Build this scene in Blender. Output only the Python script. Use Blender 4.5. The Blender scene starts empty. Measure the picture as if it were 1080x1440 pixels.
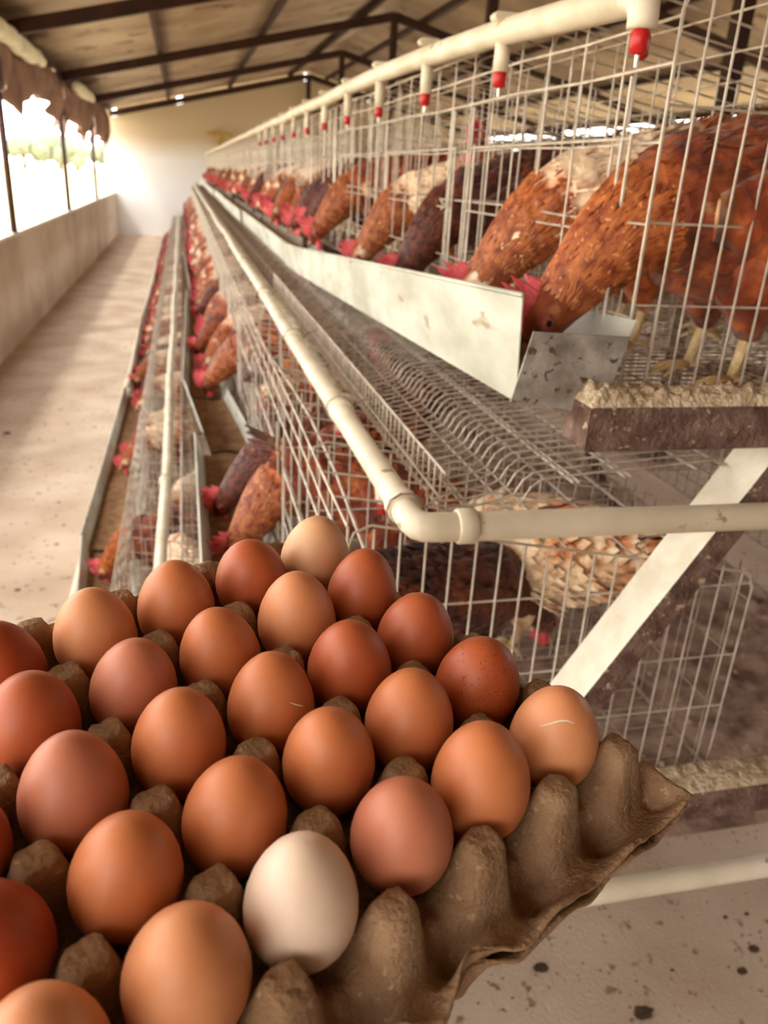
import bpy, math, random
from mathutils import Vector, Matrix, noise
R_ = random.Random(7)
SC = bpy.context.scene
COL = SC.collection
H = 1.70          # eye height of the camera above the floor
U = 0.87          # size of the cage-row unit in metres

# ------------------------------------------------------------------ camera
cam_d = bpy.data.cameras.new('camera'); cam = bpy.data.objects.new('camera', cam_d); COL.objects.link(cam)
right = Vector((0.97254433, -0.22653713, 0.05327714)); down = Vector((-0.0399087, -0.38789515, -0.9208391)); fwd = Vector((0.22927019, 0.89343063, -0.38628603))
M = Matrix((right, -down, -fwd)).transposed().to_4x4(); M.translation = (0, 0, H)
cam.matrix_world = M
cam_d.sensor_fit = 'VERTICAL'; cam_d.sensor_height = 36; cam_d.lens = 28.1
cam_d.clip_start = .02; cam_d.clip_end = 400
cam_d.dof.use_dof = True; cam_d.dof.focus_distance = .47; cam_d.dof.aperture_fstop = 10.5
SC.camera = cam
# ------------------------------------------------------------------ world, sun, exposure
w = bpy.data.worlds.new('overcast_sky'); SC.world = w; w.use_nodes = True
nt = w.node_tree; bgn = nt.nodes['Background']
bgn.inputs[0].default_value = (1.0, .965, .915, 1); bgn.inputs[1].default_value = 5.6
sun_d = bpy.data.lights.new('sun', 'SUN'); sun = bpy.data.objects.new('sun', sun_d); COL.objects.link(sun)
sun_d.energy = 2.3; sun_d.angle = math.radians(7); sun_d.color = (1, .95, .88)
sun.rotation_euler = Vector((.50, .32, -.87)).to_track_quat('-Z', 'Y').to_euler()
SC.view_settings.view_transform = 'Standard'; SC.view_settings.look = 'None'
SC.view_settings.gamma = 1; SC.view_settings.use_curve_mapping = False
SC.view_settings.exposure = -0.10

# ------------------------------------------------------------------ materials
def srgb(r, g, b):
    f = lambda c: (c/255)/12.92 if c/255 <= .04045 else (((c/255)+.055)/1.055)**2.4
    return (f(r), f(g), f(b), 1)
def mat(name, c1, c2=None, scale=8, rough=.7, metal=0, bump=0, bscale=40, detail=4, lo=.35, hi=.65, spec=.4, c3=None, c3scale=30, c3t=.62, stretch=None, rnd=0):
    m = bpy.data.materials.new(name); m.use_nodes = True
    n = m.node_tree.nodes; l = m.node_tree.links; p = n['Principled BSDF']
    p.inputs['Roughness'].default_value = rough; p.inputs['Metallic'].default_value = metal
    p.inputs['Specular IOR Level'].default_value = spec
    tc = n.new('ShaderNodeTexCoord'); mp = n.new('ShaderNodeMapping'); l.new(tc.outputs['Object'], mp.inputs[0])
    if stretch: mp.inputs['Scale'].default_value = stretch
    out = None
    if c2:
        t = n.new('ShaderNodeTexNoise'); t.inputs['Scale'].default_value = scale; t.inputs['Detail'].default_value = detail
        l.new(mp.outputs[0], t.inputs[0])
        r = n.new('ShaderNodeValToRGB'); l.new(t.outputs[0], r.inputs[0])
        r.color_ramp.elements[0].position = lo; r.color_ramp.elements[1].position = hi
        r.color_ramp.elements[0].color = c1; r.color_ramp.elements[1].color = c2
        out = r.outputs[0]
    if c3:
        t = n.new('ShaderNodeTexNoise'); t.inputs['Scale'].default_value = c3scale; t.inputs['Detail'].default_value = 5
        l.new(mp.outputs[0], t.inputs[0])
        r = n.new('ShaderNodeValToRGB'); l.new(t.outputs[0], r.inputs[0])
        r.color_ramp.elements[0].position = c3t; r.color_ramp.elements[1].position = c3t+.05
        mx = n.new('ShaderNodeMix'); mx.data_type = 'RGBA'
        l.new(r.outputs[0], mx.inputs[0])
        if out: l.new(out, mx.inputs[6])
        else: mx.inputs[6].default_value = c1
        mx.inputs[7].default_value = c3; out = mx.outputs[2]
    if rnd:
        oi = n.new('ShaderNodeObjectInfo'); hs = n.new('ShaderNodeHueSaturation')
        mr = n.new('ShaderNodeMapRange'); mr.inputs[3].default_value = 1-rnd; mr.inputs[4].default_value = 1+rnd
        l.new(oi.outputs['Random'], mr.inputs[0]); l.new(mr.outputs[0], hs.inputs['Value'])
        if out: l.new(out, hs.inputs['Color'])
        else: hs.inputs['Color'].default_value = c1
        out = hs.outputs[0]
    if out: l.new(out, p.inputs['Base Color'])
    else: p.inputs['Base Color'].default_value = c1
    if bump:
        t = n.new('ShaderNodeTexNoise'); t.inputs['Scale'].default_value = bscale; t.inputs['Detail'].default_value = 6
        l.new(mp.outputs[0], t.inputs[0])
        b = n.new('ShaderNodeBump'); b.inputs['Strength'].default_value = min(1, bump); b.inputs['Distance'].default_value = .004*bump
        l.new(t.outputs[0], b.inputs['Height']); l.new(b.outputs[0], p.inputs['Normal'])
    return m
MT = {}
MT['floor'] = mat('concrete_floor', srgb(180, 157, 135), srgb(206, 187, 166), 2.2, .85, bump=1.4, bscale=110, c3=srgb(140, 112, 90), c3scale=22, c3t=.62)
MT['plaster'] = mat('plaster', srgb(196, 176, 156), srgb(224, 208, 190), 1.5, .85, bump=.4, bscale=12, c3=srgb(160, 136, 116), c3scale=3, c3t=.66)
MT['ledge'] = mat('painted_ledge', srgb(232, 222, 204), srgb(244, 236, 222), 3, .7)
MT['roof'] = mat('roof_sheet', srgb(158, 134, 112), srgb(188, 166, 144), 1.2, .55, 0, c3=srgb(128, 98, 76), c3scale=2.5, c3t=.63)
MT['beam'] = mat('brown_steel', srgb(44, 20, 14), srgb(66, 32, 22), 6, .6, .1)
MT['curtain'] = mat('brown_tarp', srgb(120, 88, 74), srgb(152, 118, 100), 4, .8, bump=.6, bscale=6)
MT['cream_tarp'] = mat('cream_tarp', srgb(214, 204, 176), srgb(236, 228, 204), 5, .75)
MT['wire'] = mat('galvanised_wire', srgb(172, 158, 142), srgb(206, 194, 178), 30, .45, .25, c3=srgb(150, 106, 78), c3scale=22, c3t=.64)
MT['wirefloor'] = mat('floor_wire', srgb(138, 116, 100), srgb(176, 158, 140), 30, .5, .2, c3=srgb(112, 74, 54), c3scale=22, c3t=.6)
MT['pvc'] = mat('cream_pvc', srgb(206, 192, 166), srgb(232, 220, 198), 9, .45, bump=.3, bscale=60, c3=srgb(160, 128, 92), c3scale=26, c3t=.68)
MT['galv'] = mat('galvanised_sheet', srgb(170, 168, 154), srgb(208, 208, 196), 9, .5, .15, bump=.5, bscale=20, c3=srgb(164, 146, 120), c3scale=16, c3t=.64, stretch=(1, .6, 1.6))
MT['galvgrey'] = mat('weathered_zinc', srgb(118, 108, 98), srgb(176, 168, 158), 24, .55, .25, bump=.8, bscale=60, c3=srgb(92, 74, 62), c3scale=90, c3t=.6)
MT['rust'] = mat('rusty_steel', srgb(86, 58, 48), srgb(132, 106, 94), 30, .75, .1, bump=1.6, bscale=140, c3=srgb(190, 164, 138), c3scale=90, c3t=.62)
MT['creamface'] = mat('cream_lit_dusty_steel', srgb(226, 216, 192), srgb(240, 232, 212), 30, .6, bump=.5, bscale=120)  # leg's upper face: strong light painted into the cream, along with feed dust
MT['feed'] = mat('mash_feed', srgb(168, 128, 84), srgb(208, 172, 126), 60, .95, bump=2, bscale=160)
MT['feeddark'] = mat('brown_feed', srgb(116, 84, 56), srgb(150, 112, 78), 30, .95, bump=2, bscale=120)
MT['feedpale'] = mat('pale_feed', srgb(190, 160, 124), srgb(232, 212, 180), 90, .95, bump=2.5, bscale=200)
MT['manure'] = mat('manure', srgb(116, 88, 74), srgb(176, 148, 130), 9, .95, bump=2.5, bscale=60, c3=srgb(206, 180, 160), c3scale=26, c3t=.64, detail=8)
MT['dropping'] = mat('dropping', srgb(58, 38, 28), srgb(98, 72, 54), 60, .9, bump=2, bscale=120)
MT['paper'] = mat('moulded_pulp', srgb(140, 108, 80), srgb(164, 131, 101), 40, .92, bump=.7, bscale=420, c3=srgb(180, 148, 118), c3scale=160, c3t=.64, spec=.15)
MT['comb'] = mat('comb_red', srgb(204, 48, 60), srgb(234, 112, 116), 30, .5, bump=.8, bscale=150, rnd=.15)
MT['face'] = mat('face_skin', srgb(132, 62, 48), srgb(176, 92, 80), 60, .6, bump=1, bscale=200)
MT['beak'] = mat('beak', srgb(150, 104, 70), srgb(186, 142, 100), 60, .4)
MT['eye'] = mat('eye', srgb(30, 14, 8), rough=.1)
MT['shank'] = mat('shank', srgb(200, 164, 112), srgb(228, 200, 152), 40, .6, bump=1, bscale=150)
MT['red'] = mat('red_plastic', srgb(188, 28, 30), rough=.35)
MT['white'] = mat('white_plastic', srgb(232, 226, 212), rough=.4)
MT['steel'] = mat('bright_steel', srgb(190, 186, 178), rough=.3, metal=.8)
MT['field'] = mat('dry_field', srgb(206, 192, 150), srgb(228, 216, 178), .2, .95)
MT['leaf'] = mat('hazed_tree_leaf', srgb(128, 136, 112), srgb(156, 160, 134), .8, .9, bump=1, bscale=3)  # leaf colour paled and greyed to carry the distance haze
MT['bark'] = mat('bark', srgb(110, 84, 64), srgb(140, 112, 88), 3, .9)
MT['yellow'] = mat('ochre_board', srgb(176, 140, 66), srgb(200, 164, 88), 8, .7)
# hen plumage, three coats
def plumage(name, a, b, c, pale, palet, patch=False):
    m = bpy.data.materials.new(name); m.use_nodes = True
    n = m.node_tree.nodes; l = m.node_tree.links; p = n['Principled BSDF']
    p.inputs['Roughness'].default_value = .62; p.inputs['Specular IOR Level'].default_value = .3
    p.inputs['Sheen Weight'].default_value = .15
    tc = n.new('ShaderNodeTexCoord')
    def noi(s, d=3, st=None):
        t = n.new('ShaderNodeTexNoise'); t.inputs['Scale'].default_value = s; t.inputs['Detail'].default_value = d
        if st:
            mp = n.new('ShaderNodeMapping'); mp.inputs['Scale'].default_value = st; l.new(tc.outputs['Object'], mp.inputs[0]); l.new(mp.outputs[0], t.inputs[0])
        else: l.new(tc.outputs['Object'], t.inputs[0])
        return t
    t = noi(26, 5); r = n.new('ShaderNodeValToRGB'); l.new(t.outputs[0], r.inputs[0])
    e = r.color_ramp.elements; e[0].position = .3; e[0].color = a; e[1].position = .7; e[1].color = c
    e2 = e.new(.5); e2.color = b
    oi = n.new('ShaderNodeObjectInfo')
    t2 = noi(9, 3); ad = n.new('ShaderNodeMath'); ad.operation = 'ADD'; l.new(t2.outputs[0], ad.inputs[0])
    mu = n.new('ShaderNodeMath'); mu.operation = 'MULTIPLY'; mu.inputs[1].default_value = .14; l.new(oi.outputs['Random'], mu.inputs[0]); l.new(mu.outputs[0], ad.inputs[1])
    r2 = n.new('ShaderNodeValToRGB'); r2.color_ramp.elements[0].position = palet; r2.color_ramp.elements[1].position = palet+.08; l.new(ad.outputs[0], r2.inputs[0])
    mx = n.new('ShaderNodeMix'); mx.data_type = 'RGBA'; l.new(r2.outputs[0], mx.inputs[0]); l.new(r.outputs[0], mx.inputs[6]); mx.inputs[7].default_value = pale
    if patch:       # a pale saddle patch, part of the bird's own colouring
        vd = n.new('ShaderNodeVectorMath'); vd.operation = 'DISTANCE'; vd.inputs[1].default_value = (-.045, 0, .30); l.new(tc.outputs['Object'], vd.inputs[0])
        mm_ = n.new('ShaderNodeMath'); mm_.operation = 'MULTIPLY_ADD'; mm_.inputs[1].default_value = .09; l.new(noi(34, 3).outputs[0], mm_.inputs[0]); l.new(vd.outputs['Value'], mm_.inputs[2])
        r3 = n.new('ShaderNodeMapRange'); r3.inputs[1].default_value = .115; r3.inputs[2].default_value = .165; r3.inputs[3].default_value = 1; r3.inputs[4].default_value = 0; l.new(mm_.outputs[0], r3.inputs[0])
        m3 = n.new('ShaderNodeMix'); m3.data_type = 'RGBA'; l.new(r3.outputs[0], m3.inputs[0]); l.new(mx.outputs[2], m3.inputs[6]); m3.inputs[7].default_value = pale; mx = m3
    hs = n.new('ShaderNodeHueSaturation'); mr = n.new('ShaderNodeMapRange'); mr.inputs[3].default_value = .75; mr.inputs[4].default_value = 1.25
    l.new(oi.outputs['Random'], mr.inputs[0]); l.new(mr.outputs[0], hs.inputs['Value']); l.new(mx.outputs[2], hs.inputs['Color'])
    l.new(hs.outputs[0], p.inputs['Base Color'])
    b_ = n.new('ShaderNodeBump'); b_.inputs['Strength'].default_value = .8; b_.inputs['Distance'].default_value = .006
    v = n.new('ShaderNodeTexVoronoi'); v.inputs['Scale'].default_value = 60; l.new(tc.outputs['Object'], v.inputs[0]); l.new(v.outputs[0], b_.inputs['Height']); l.new(b_.outputs[0], p.inputs['Normal'])
    return m
MT['hen'] = plumage('russet_plumage', srgb(78, 28, 12), srgb(134, 58, 24), srgb(180, 98, 48), srgb(222, 176, 132), .70)
MT['henpale'] = plumage('pale_backed_plumage', srgb(112, 46, 14), srgb(164, 82, 32), srgb(192, 112, 56), srgb(240, 210, 176), .60, True)
MT['hendark'] = plumage('dark_plumage', srgb(52, 18, 10), srgb(88, 36, 18), srgb(128, 62, 32), srgb(190, 140, 100), .76)

MT['henwhite'] = plumage('cream_plumage', srgb(168, 118, 78), srgb(220, 186, 146), srgb(240, 220, 188), srgb(190, 120, 70), .62)
MT['hackle'] = mat('hackle_feathers', srgb(124, 54, 22), srgb(182, 104, 52), 60, .5, c3=srgb(204, 138, 90), c3scale=110, c3t=.62, rnd=.12)
MT['hackledark'] = mat('dark_hackle_feathers', srgb(60, 24, 14), srgb(108, 50, 26), 60, .5, c3=srgb(136, 78, 46), c3scale=110, c3t=.64, rnd=.12)

# ------------------------------------------------------------------ mesh helpers
def tag(o, label=None, cat=None, group=None, kind=None):
    if label: o['label'] = label
    if cat: o['category'] = cat
    if group: o['group'] = group
    if kind: o['kind'] = kind
    return o
def empty(name, loc=(0, 0, 0), rz=0, **k):
    o = bpy.data.objects.new(name, None); COL.objects.link(o); o.location = loc; o.rotation_euler = (0, 0, rz); o.empty_display_size = .05
    return tag(o, **k)
class MB:
    def __init__(s): s.v = []; s.f = []; s.mi = []; s.cur = 0
    def add(s, vs, fs):
        b = len(s.v); s.v += [tuple(x) for x in vs]
        for f in fs: s.f.append(tuple(i+b for i in f)); s.mi.append(s.cur)
    def box(s, x0, x1, y0, y1, z0, z1, bev=0):
        if bev <= 0:
            s.add([(x, y, z) for x in (x0, x1) for y in (y0, y1) for z in (z0, z1)],
                  [(0, 1, 3, 2), (4, 6, 7, 5), (0, 4, 5, 1), (2, 3, 7, 6), (0, 2, 6, 4), (1, 5, 7, 3)])
            return
        # chamfered along y
        b = bev
        prof = [(x0+b, z0), (x1-b, z0), (x1, z0+b), (x1, z1-b), (x1-b, z1), (x0+b, z1), (x0, z1-b), (x0, z0+b)]
        s.prism(prof, y0, y1)
    def prism(s, prof, y0, y1):          # closed (x,z) profile swept along y
        k = len(prof)
        s.add([(x, y0, z) for x, z in prof]+[(x, y1, z) for x, z in prof],
              [tuple(range(k)), tuple(range(2*k-1, k-1, -1))]+[(i, i+k, (i+1) % k+k, (i+1) % k) for i in range(k)])
    def obox(s, a, b, up, wd, ht):       # box along a->b, section wd x ht
        a = Vector(a); b = Vector(b); t = (b-a).normalized(); sd = t.cross(Vector(up)).normalized()*wd/2; u = sd.cross(t).normalized()*ht/2
        vs = [p+i*sd+j*u for p in (a, b) for i, j in ((-1, -1), (1, -1), (1, 1), (-1, 1))]
        s.add(vs, [(0, 1, 2, 3), (7, 6, 5, 4)]+[(i, i+4, (i+1) % 4+4, (i+1) % 4) for i in range(4)])
    def tube(s, pts, r, n=5, caps=True):
        pts = [Vector(p) for p in pts]; k = len(pts)
        rs = r if isinstance(r, (list, tuple)) else [r]*k
        t0 = (pts[1]-pts[0]).normalized(); u = t0.orthogonal().normalized(); vs = []
        for i, p in enumerate(pts):
            t = ((pts[i+1]-p).normalized() if i == 0 else (p-pts[i-1]).normalized() if i == k-1 else ((pts[i+1]-p).normalized()+(p-pts[i-1]).normalized()).normalized())
            u = (u-t*u.dot(t)).normalized(); q = t.cross(u)
            for j in range(n):
                a = 2*math.pi*j/n; vs.append(p+(u*math.cos(a)+q*math.sin(a))*rs[i])
        fs = [(i*n+j, i*n+(j+1) % n, (i+1)*n+(j+1) % n, (i+1)*n+j) for i in range(k-1) for j in range(n)]
        if caps: fs += [tuple(range(n-1, -1, -1)), tuple((k-1)*n+j for j in range(n))]
        s.add(vs, fs)
    def build(s, name, m, parent=None, smooth=False, loc=None):
        me = bpy.data.meshes.new(name); me.from_pydata(s.v, [], s.f)
        for x in (m if isinstance(m, (list, tuple)) else [m]): me.materials.append(x)
        if any(s.mi): me.polygons.foreach_set('material_index', s.mi)
        if smooth: me.polygons.foreach_set('use_smooth', [True]*len(me.polygons))
        me.update()
        o = bpy.data.objects.new(name, me); COL.objects.link(o); o.parent = parent
        if loc: o.location = loc
        return o
def copy_tree(o, parent=None):
    c = o.copy(); COL.objects.link(c); c.parent = parent
    for ch in list(o.children): copy_tree(ch, c)
    return c
ORD = ['first', 'second', 'third', 'fourth', 'fifth', 'sixth', 'seventh', 'eighth', 'ninth', 'tenth', 'eleventh', 'twelfth']

# ================================================================== SETTING
XW = -1.62; XR = 7.9; YF = 22.4; YB = -7.0; RX = 3.14; RZ = H+2.31; EZ = H+1.16; LZ = H-.73
def struct(o): o['kind'] = 'structure'; return o
def roofz(x): return EZ+(RZ-EZ)*(1-abs(x-RX)/(RX-XW))
b = MB(); b.box(XW-.2, XR+.2, YB, YF+.2, -.12, 0); struct(b.build('floor', MT['floor']))
b = MB(); b.box(XW-.15, XW, YB, YF, 0, LZ); wl = struct(b.build('wall_left', MT['plaster']))
b = MB(); b.box(XW-.19, XW+.012, YB, YF, LZ, LZ+.03); struct(b.build('trim_1', MT['ledge']))
b = MB(); b.box(XR, XR+.15, YB, YF, 0, LZ); struct(b.build('wall_right', MT['plaster']))
b = MB(); b.prism([(XW-.2, 0), (XR+.2, 0), (XR+.2, EZ-.06), (RX, RZ-.02), (XW-.2, EZ-.06)], YB-.15, YB); struct(b.build('wall_near_blocker', MT['beam']))  # unseen dark end wall, added to cut light from behind the camera
b = MB(); b.box(XR, XR+.14, YB, 2.4, LZ, EZ-.05); struct(b.build('wall_right', MT['plaster']))  # unseen upper wall over the near bay, added to hold back light from the right
# far gable wall with small gaps under the roof
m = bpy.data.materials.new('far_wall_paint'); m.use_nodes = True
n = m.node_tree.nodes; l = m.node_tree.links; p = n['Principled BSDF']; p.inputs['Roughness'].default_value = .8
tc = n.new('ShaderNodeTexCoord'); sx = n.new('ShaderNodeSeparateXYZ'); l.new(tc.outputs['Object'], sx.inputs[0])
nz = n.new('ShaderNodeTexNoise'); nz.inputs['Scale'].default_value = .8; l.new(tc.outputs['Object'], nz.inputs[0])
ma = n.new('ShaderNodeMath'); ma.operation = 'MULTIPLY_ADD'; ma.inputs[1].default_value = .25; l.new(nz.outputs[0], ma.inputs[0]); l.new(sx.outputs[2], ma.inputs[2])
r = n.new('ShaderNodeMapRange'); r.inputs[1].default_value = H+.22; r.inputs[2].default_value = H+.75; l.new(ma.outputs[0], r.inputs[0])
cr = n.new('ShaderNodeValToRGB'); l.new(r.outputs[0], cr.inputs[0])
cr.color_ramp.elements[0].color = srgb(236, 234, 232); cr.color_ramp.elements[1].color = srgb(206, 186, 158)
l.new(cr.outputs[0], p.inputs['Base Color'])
b = MB()
gaps = [-1.60, -.05, 4.6]
xs = [XW-.2]
for g in gaps: xs += [g, g+.14]
gaps2 = [3.05]
for g in gaps2: xs += [g, g+.14]
xs = sorted(xs+[RX+.3, XR+.2])
top = []
for i in range(len(xs)-1):
    x0, x1 = xs[i], xs[i+1]
    notch = .17 if any(abs(x0-g) < 1e-6 for g in gaps+gaps2) else 0
    b.add([(x, y, z) for x, zt in ((x0, roofz(x0)-.02-notch), (x1, roofz(x1)-.02-notch)) for y in (YF, YF+.15) for z in (0, zt)],
          [(0, 1, 3, 2), (4, 6, 7, 5), (0, 4, 5, 1), (2, 3, 7, 6), (0, 2, 6, 4), (1, 5, 7, 3)])
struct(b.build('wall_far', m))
# corrugated roof, two slopes
for name, xa, xb in (('ceiling', XW-.12, RX), ('ceiling', RX, XR+.12)):
    b = MB(); N = int((YF+.6-YB)/.019); vs = []; fs = []
    for i in range(N+1):
        y = YB+i*.019; dz = .017*math.sin(2*math.pi*i/8)
        for t in (0, 1):
            x = xa+(xb-xa)*t; z = roofz(x) if XW <= x <= XR else EZ-(RZ-EZ)/(RX-XW)*.12
            vs += [(x, y, z+dz+.03)]
    fs = [(2*i, 2*i+1, 2*i+3, 2*i+2) for i in range(N)]
    b.add(vs, fs); o = struct(b.build(name, MT['roof'], smooth=True))
    sm = o.modifiers.new('t', 'SOLIDIFY'); sm.thickness = .004
# purlins along the shed
for k, px_ in enumerate([XW+.02, -.24, 1.22, 2.68, 3.6, 5.06, 6.52, XR-.02]):
    b = MB(); z = roofz(px_); b.box(px_-.03, px_+.03, YB, YF, z-.07, z+.01, .006)
    side = 'left' if px_ < RX else 'right'
    kk = k if k < 4 else 7-k
    tag(b.build('roof_purlin', MT['beam']), f'brown steel purlin under the {side} roof slope, {ORD[kk]} in from the {side} eave', 'purlin', 'roof purlins')
# trusses with eave posts and centre posts
trY = [4.7, 9.0, 13.3, 17.6, 22.2, .4]
names = ['nearest visible', 'second', 'third', 'fourth', 'last, against the end wall', 'one overhead behind the trays']
for k, y in enumerate(trY):
    t = empty('roof_truss', (RX, y, 0), label=f'dark brown steel roof truss, {names[k]}, crossing the shed', cat='truss', group='roof trusses')
    for s, x0 in ((-1, XW), (1, XR)):
        b = MB(); a = (x0-RX, 0, roofz(x0)-.13); c = (0, 0, RZ-.13)
        b.obox(a, c, (0, 0, 1), .07, .12); b.build('rafter', MT['beam'], t)
        if s > 0:
            b = MB(); b.obox((s*1.5, 0, roofz(RX+s*1.5)-.18), (0, 0, RZ-.95), (0, 0, 1), .05, .06); b.build('brace', MT['beam'], t)
    b = MB(); b.box(-.05, .05, -.05, .05, RZ-1.1, RZ-.1, .008); b.build('king_post', MT['beam'], t)
    if k != 5:
        c = empty('centre_post', (RX, y, 0), label=f'brown square steel post under the ridge of the {names[k]} truss', cat='post', group='ridge posts')
        b = MB(); b.box(-.045, .045, -.045, .045, 0, RZ-1.1, .008); b.build('shaft', MT['beam'], c)
        b = MB(); b.box(-.1, .1, -.1, .1, 0, .012); b.build('base_plate', MT['beam'], c)
for k, y in enumerate([-.2, 4.6, 8.9, 13.2, 17.5]):
    for x, sd in ((XW+.0, 'left'), (XR, 'right')):
        t = empty('eave_post', (x, y, LZ+.03), label=f'steel eave post standing on the {sd} low wall, {ORD[k]} from the near end', cat='post', group='eave posts')
        b = MB(); b.tube([(0, 0, 0), (0, 0, 1.5)], .032, 10); b.build('pole', MT['beam'], t, True)
        b = MB(); b.box(-.055, .055, -.055, .055, 1.25, EZ-LZ-.1, .01); b.build('bracket', MT['beam'], t)
# bunched curtain under the left eave
def curtain(y0, y1, zt, zb, amp, nm, mt_, lab, seed, rolls=.05):
    b = MB(); n_ = int((y1-y0)/.05); mm = 10; vs = []
    for i in range(n_+1):
        y = y0+(y1-y0)*i/n_
        ph = (y-y0)/3.0
        hem = zb+amp*(abs(math.sin(math.pi*ph))**.7)*1.0+.05*noise.noise((y*2, seed, 0))
        hem = zb + amp*(1-abs(math.sin(math.pi*ph)))**1.5*-1 + .03*noise.noise((y*1.7, seed, 0))
        for j in range(mm+1):
            s_ = j/mm
            z = zt+(hem-zt)*s_
            x = XW-.05+rolls*math.sin(y*9+3*noise.noise((y, s_*2, seed)))*(.3+s_)+.10*math.sin(math.pi*s_)*(1+.5*noise.noise((y*2, s_, seed+4)))
            vs.append((x, y, z))
    fs = [(i*(mm+1)+j, (i+1)*(mm+1)+j, (i+1)*(mm+1)+j+1, i*(mm+1)+j+1) for i in range(n_) for j in range(mm)]
    b.add(vs, fs); o = b.build(nm, mt_, smooth=True); s2 = o.modifiers.new('t', 'SOLIDIFY'); s2.thickness = .006
    return tag(o, lab, 'curtain', 'side curtains')
curtain(4.0, 13.1, EZ-.02, H+.66, .30, 'side_curtain', MT['curtain'], 'brown gathered tarpaulin curtain with a scalloped hem, nearer length under the left eave', 3)
curtain(13.3, 17.4, EZ-.02, H+.56, .30, 'side_curtain', MT['curtain'], 'brown gathered tarpaulin curtain, middle length between two eave posts', 9)
curtain(17.6, 21.6, EZ-.02, H+.5, .3, 'side_curtain', MT['curtain'], 'brown gathered tarpaulin curtain, farthest length beside the end wall', 14)
for (y0, y1, lab) in ((7.4, 10.9, 'cream rolled tarpaulin bulging over the nearer curtain'), (13.9, 16.6, 'cream rolled tarpaulin over the middle curtain, beyond the eave post')):
    b = MB(); k = 24; b.tube([(XW+.14, y0+(y1-y0)*i/k, EZ-.17+.03*noise.noise((i*.4, y0, 0))) for i in range(k+1)], [.02+.065*math.sin(math.pi*(.06+.88*i/k))**.5*(1+.2*noise.noise((i*.7, y0, 3))) for i in range(k+1)], 14)
    tag(b.build('rolled_tarp', MT['cream_tarp'], smooth=True), lab, 'tarp', 'rolled tarps')
# fixture on the far wall
t = empty('wall_bracket', (.95, YF-.12, H+.72), label='small ochre wooden bracket on the end wall above the far cages', cat='bracket')
b = MB(); b.box(-.32, .32, -.03, .03, 0, .09); b.build('board', MT['yellow'], t)
b = MB(); b.box(-.04, .04, -.02, .12, -.25, 0); b.build('arm', MT['yellow'], t)

# outside
b = MB(); k = 40
vs = [(-190+380*i/k, -60+330*j/k, -.35+.12*noise.noise((i*.5, j*.5, 0))) for i in range(k+1) for j in range(k+1)]
b.add(vs, [(i*(k+1)+j, (i+1)*(k+1)+j, (i+1)*(k+1)+j+1, i*(k+1)+j+1) for i in range(k) for j in range(k)])
struct(b.build('ground', MT['field'], smooth=True))
def tree(x, y, h, seed, lab):
    t = empty('tree', (x, y, -.4), label=lab, cat='tree', group='trees beyond the field')
    b = MB(); b.tube([(0, 0, 0), (.1, 0, h*.3), (0, .1, h*.55)], [.35, .28, .15], 8); b.build('trunk', MT['bark'], t, True)
    b = MB()
    rr = random.Random(seed)
    for q in range(9):
        cx, cy, cz = rr.uniform(-.4, .4)*h, rr.uniform(-.4, .4)*h, h*rr.uniform(.4, .8); rad = h*rr.uniform(.18, .3); nn = 12; vs = []
        for i in range(nn+1):
            for j in range(nn):
                th = math.pi*i/nn; ph = 2*math.pi*j/nn; d = Vector((math.sin(th)*math.cos(ph), math.sin(th)*math.sin(ph), math.cos(th)))
                vs.append(Vector((cx, cy, cz))+d*rad*(1+.35*noise.noise(d*2.5+Vector((q, seed, 0)))))
        b.add(vs, [(i*nn+j, (i+1)*nn+j, (i+1)*nn+(j+1) % nn, i*nn+(j+1) % nn) for i in range(nn) for j in range(nn)])
    b.build('crown', MT['leaf'], t, True)
for i, (x, y, h) in enumerate([(-27, 165, 5.6), (-19, 172, 4.8), (-34, 160, 5.4), (-23, 180, 6), (-14, 176, 5), (-41, 156, 5.6), (-48, 150, 5.5)]):
    tree(x, y, h, i+2, f'pale hazy tree beyond the field, {["fourth", "second", "fifth", "third", "first", "sixth", "seventh"][i]} leftwards from the end wall')

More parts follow.
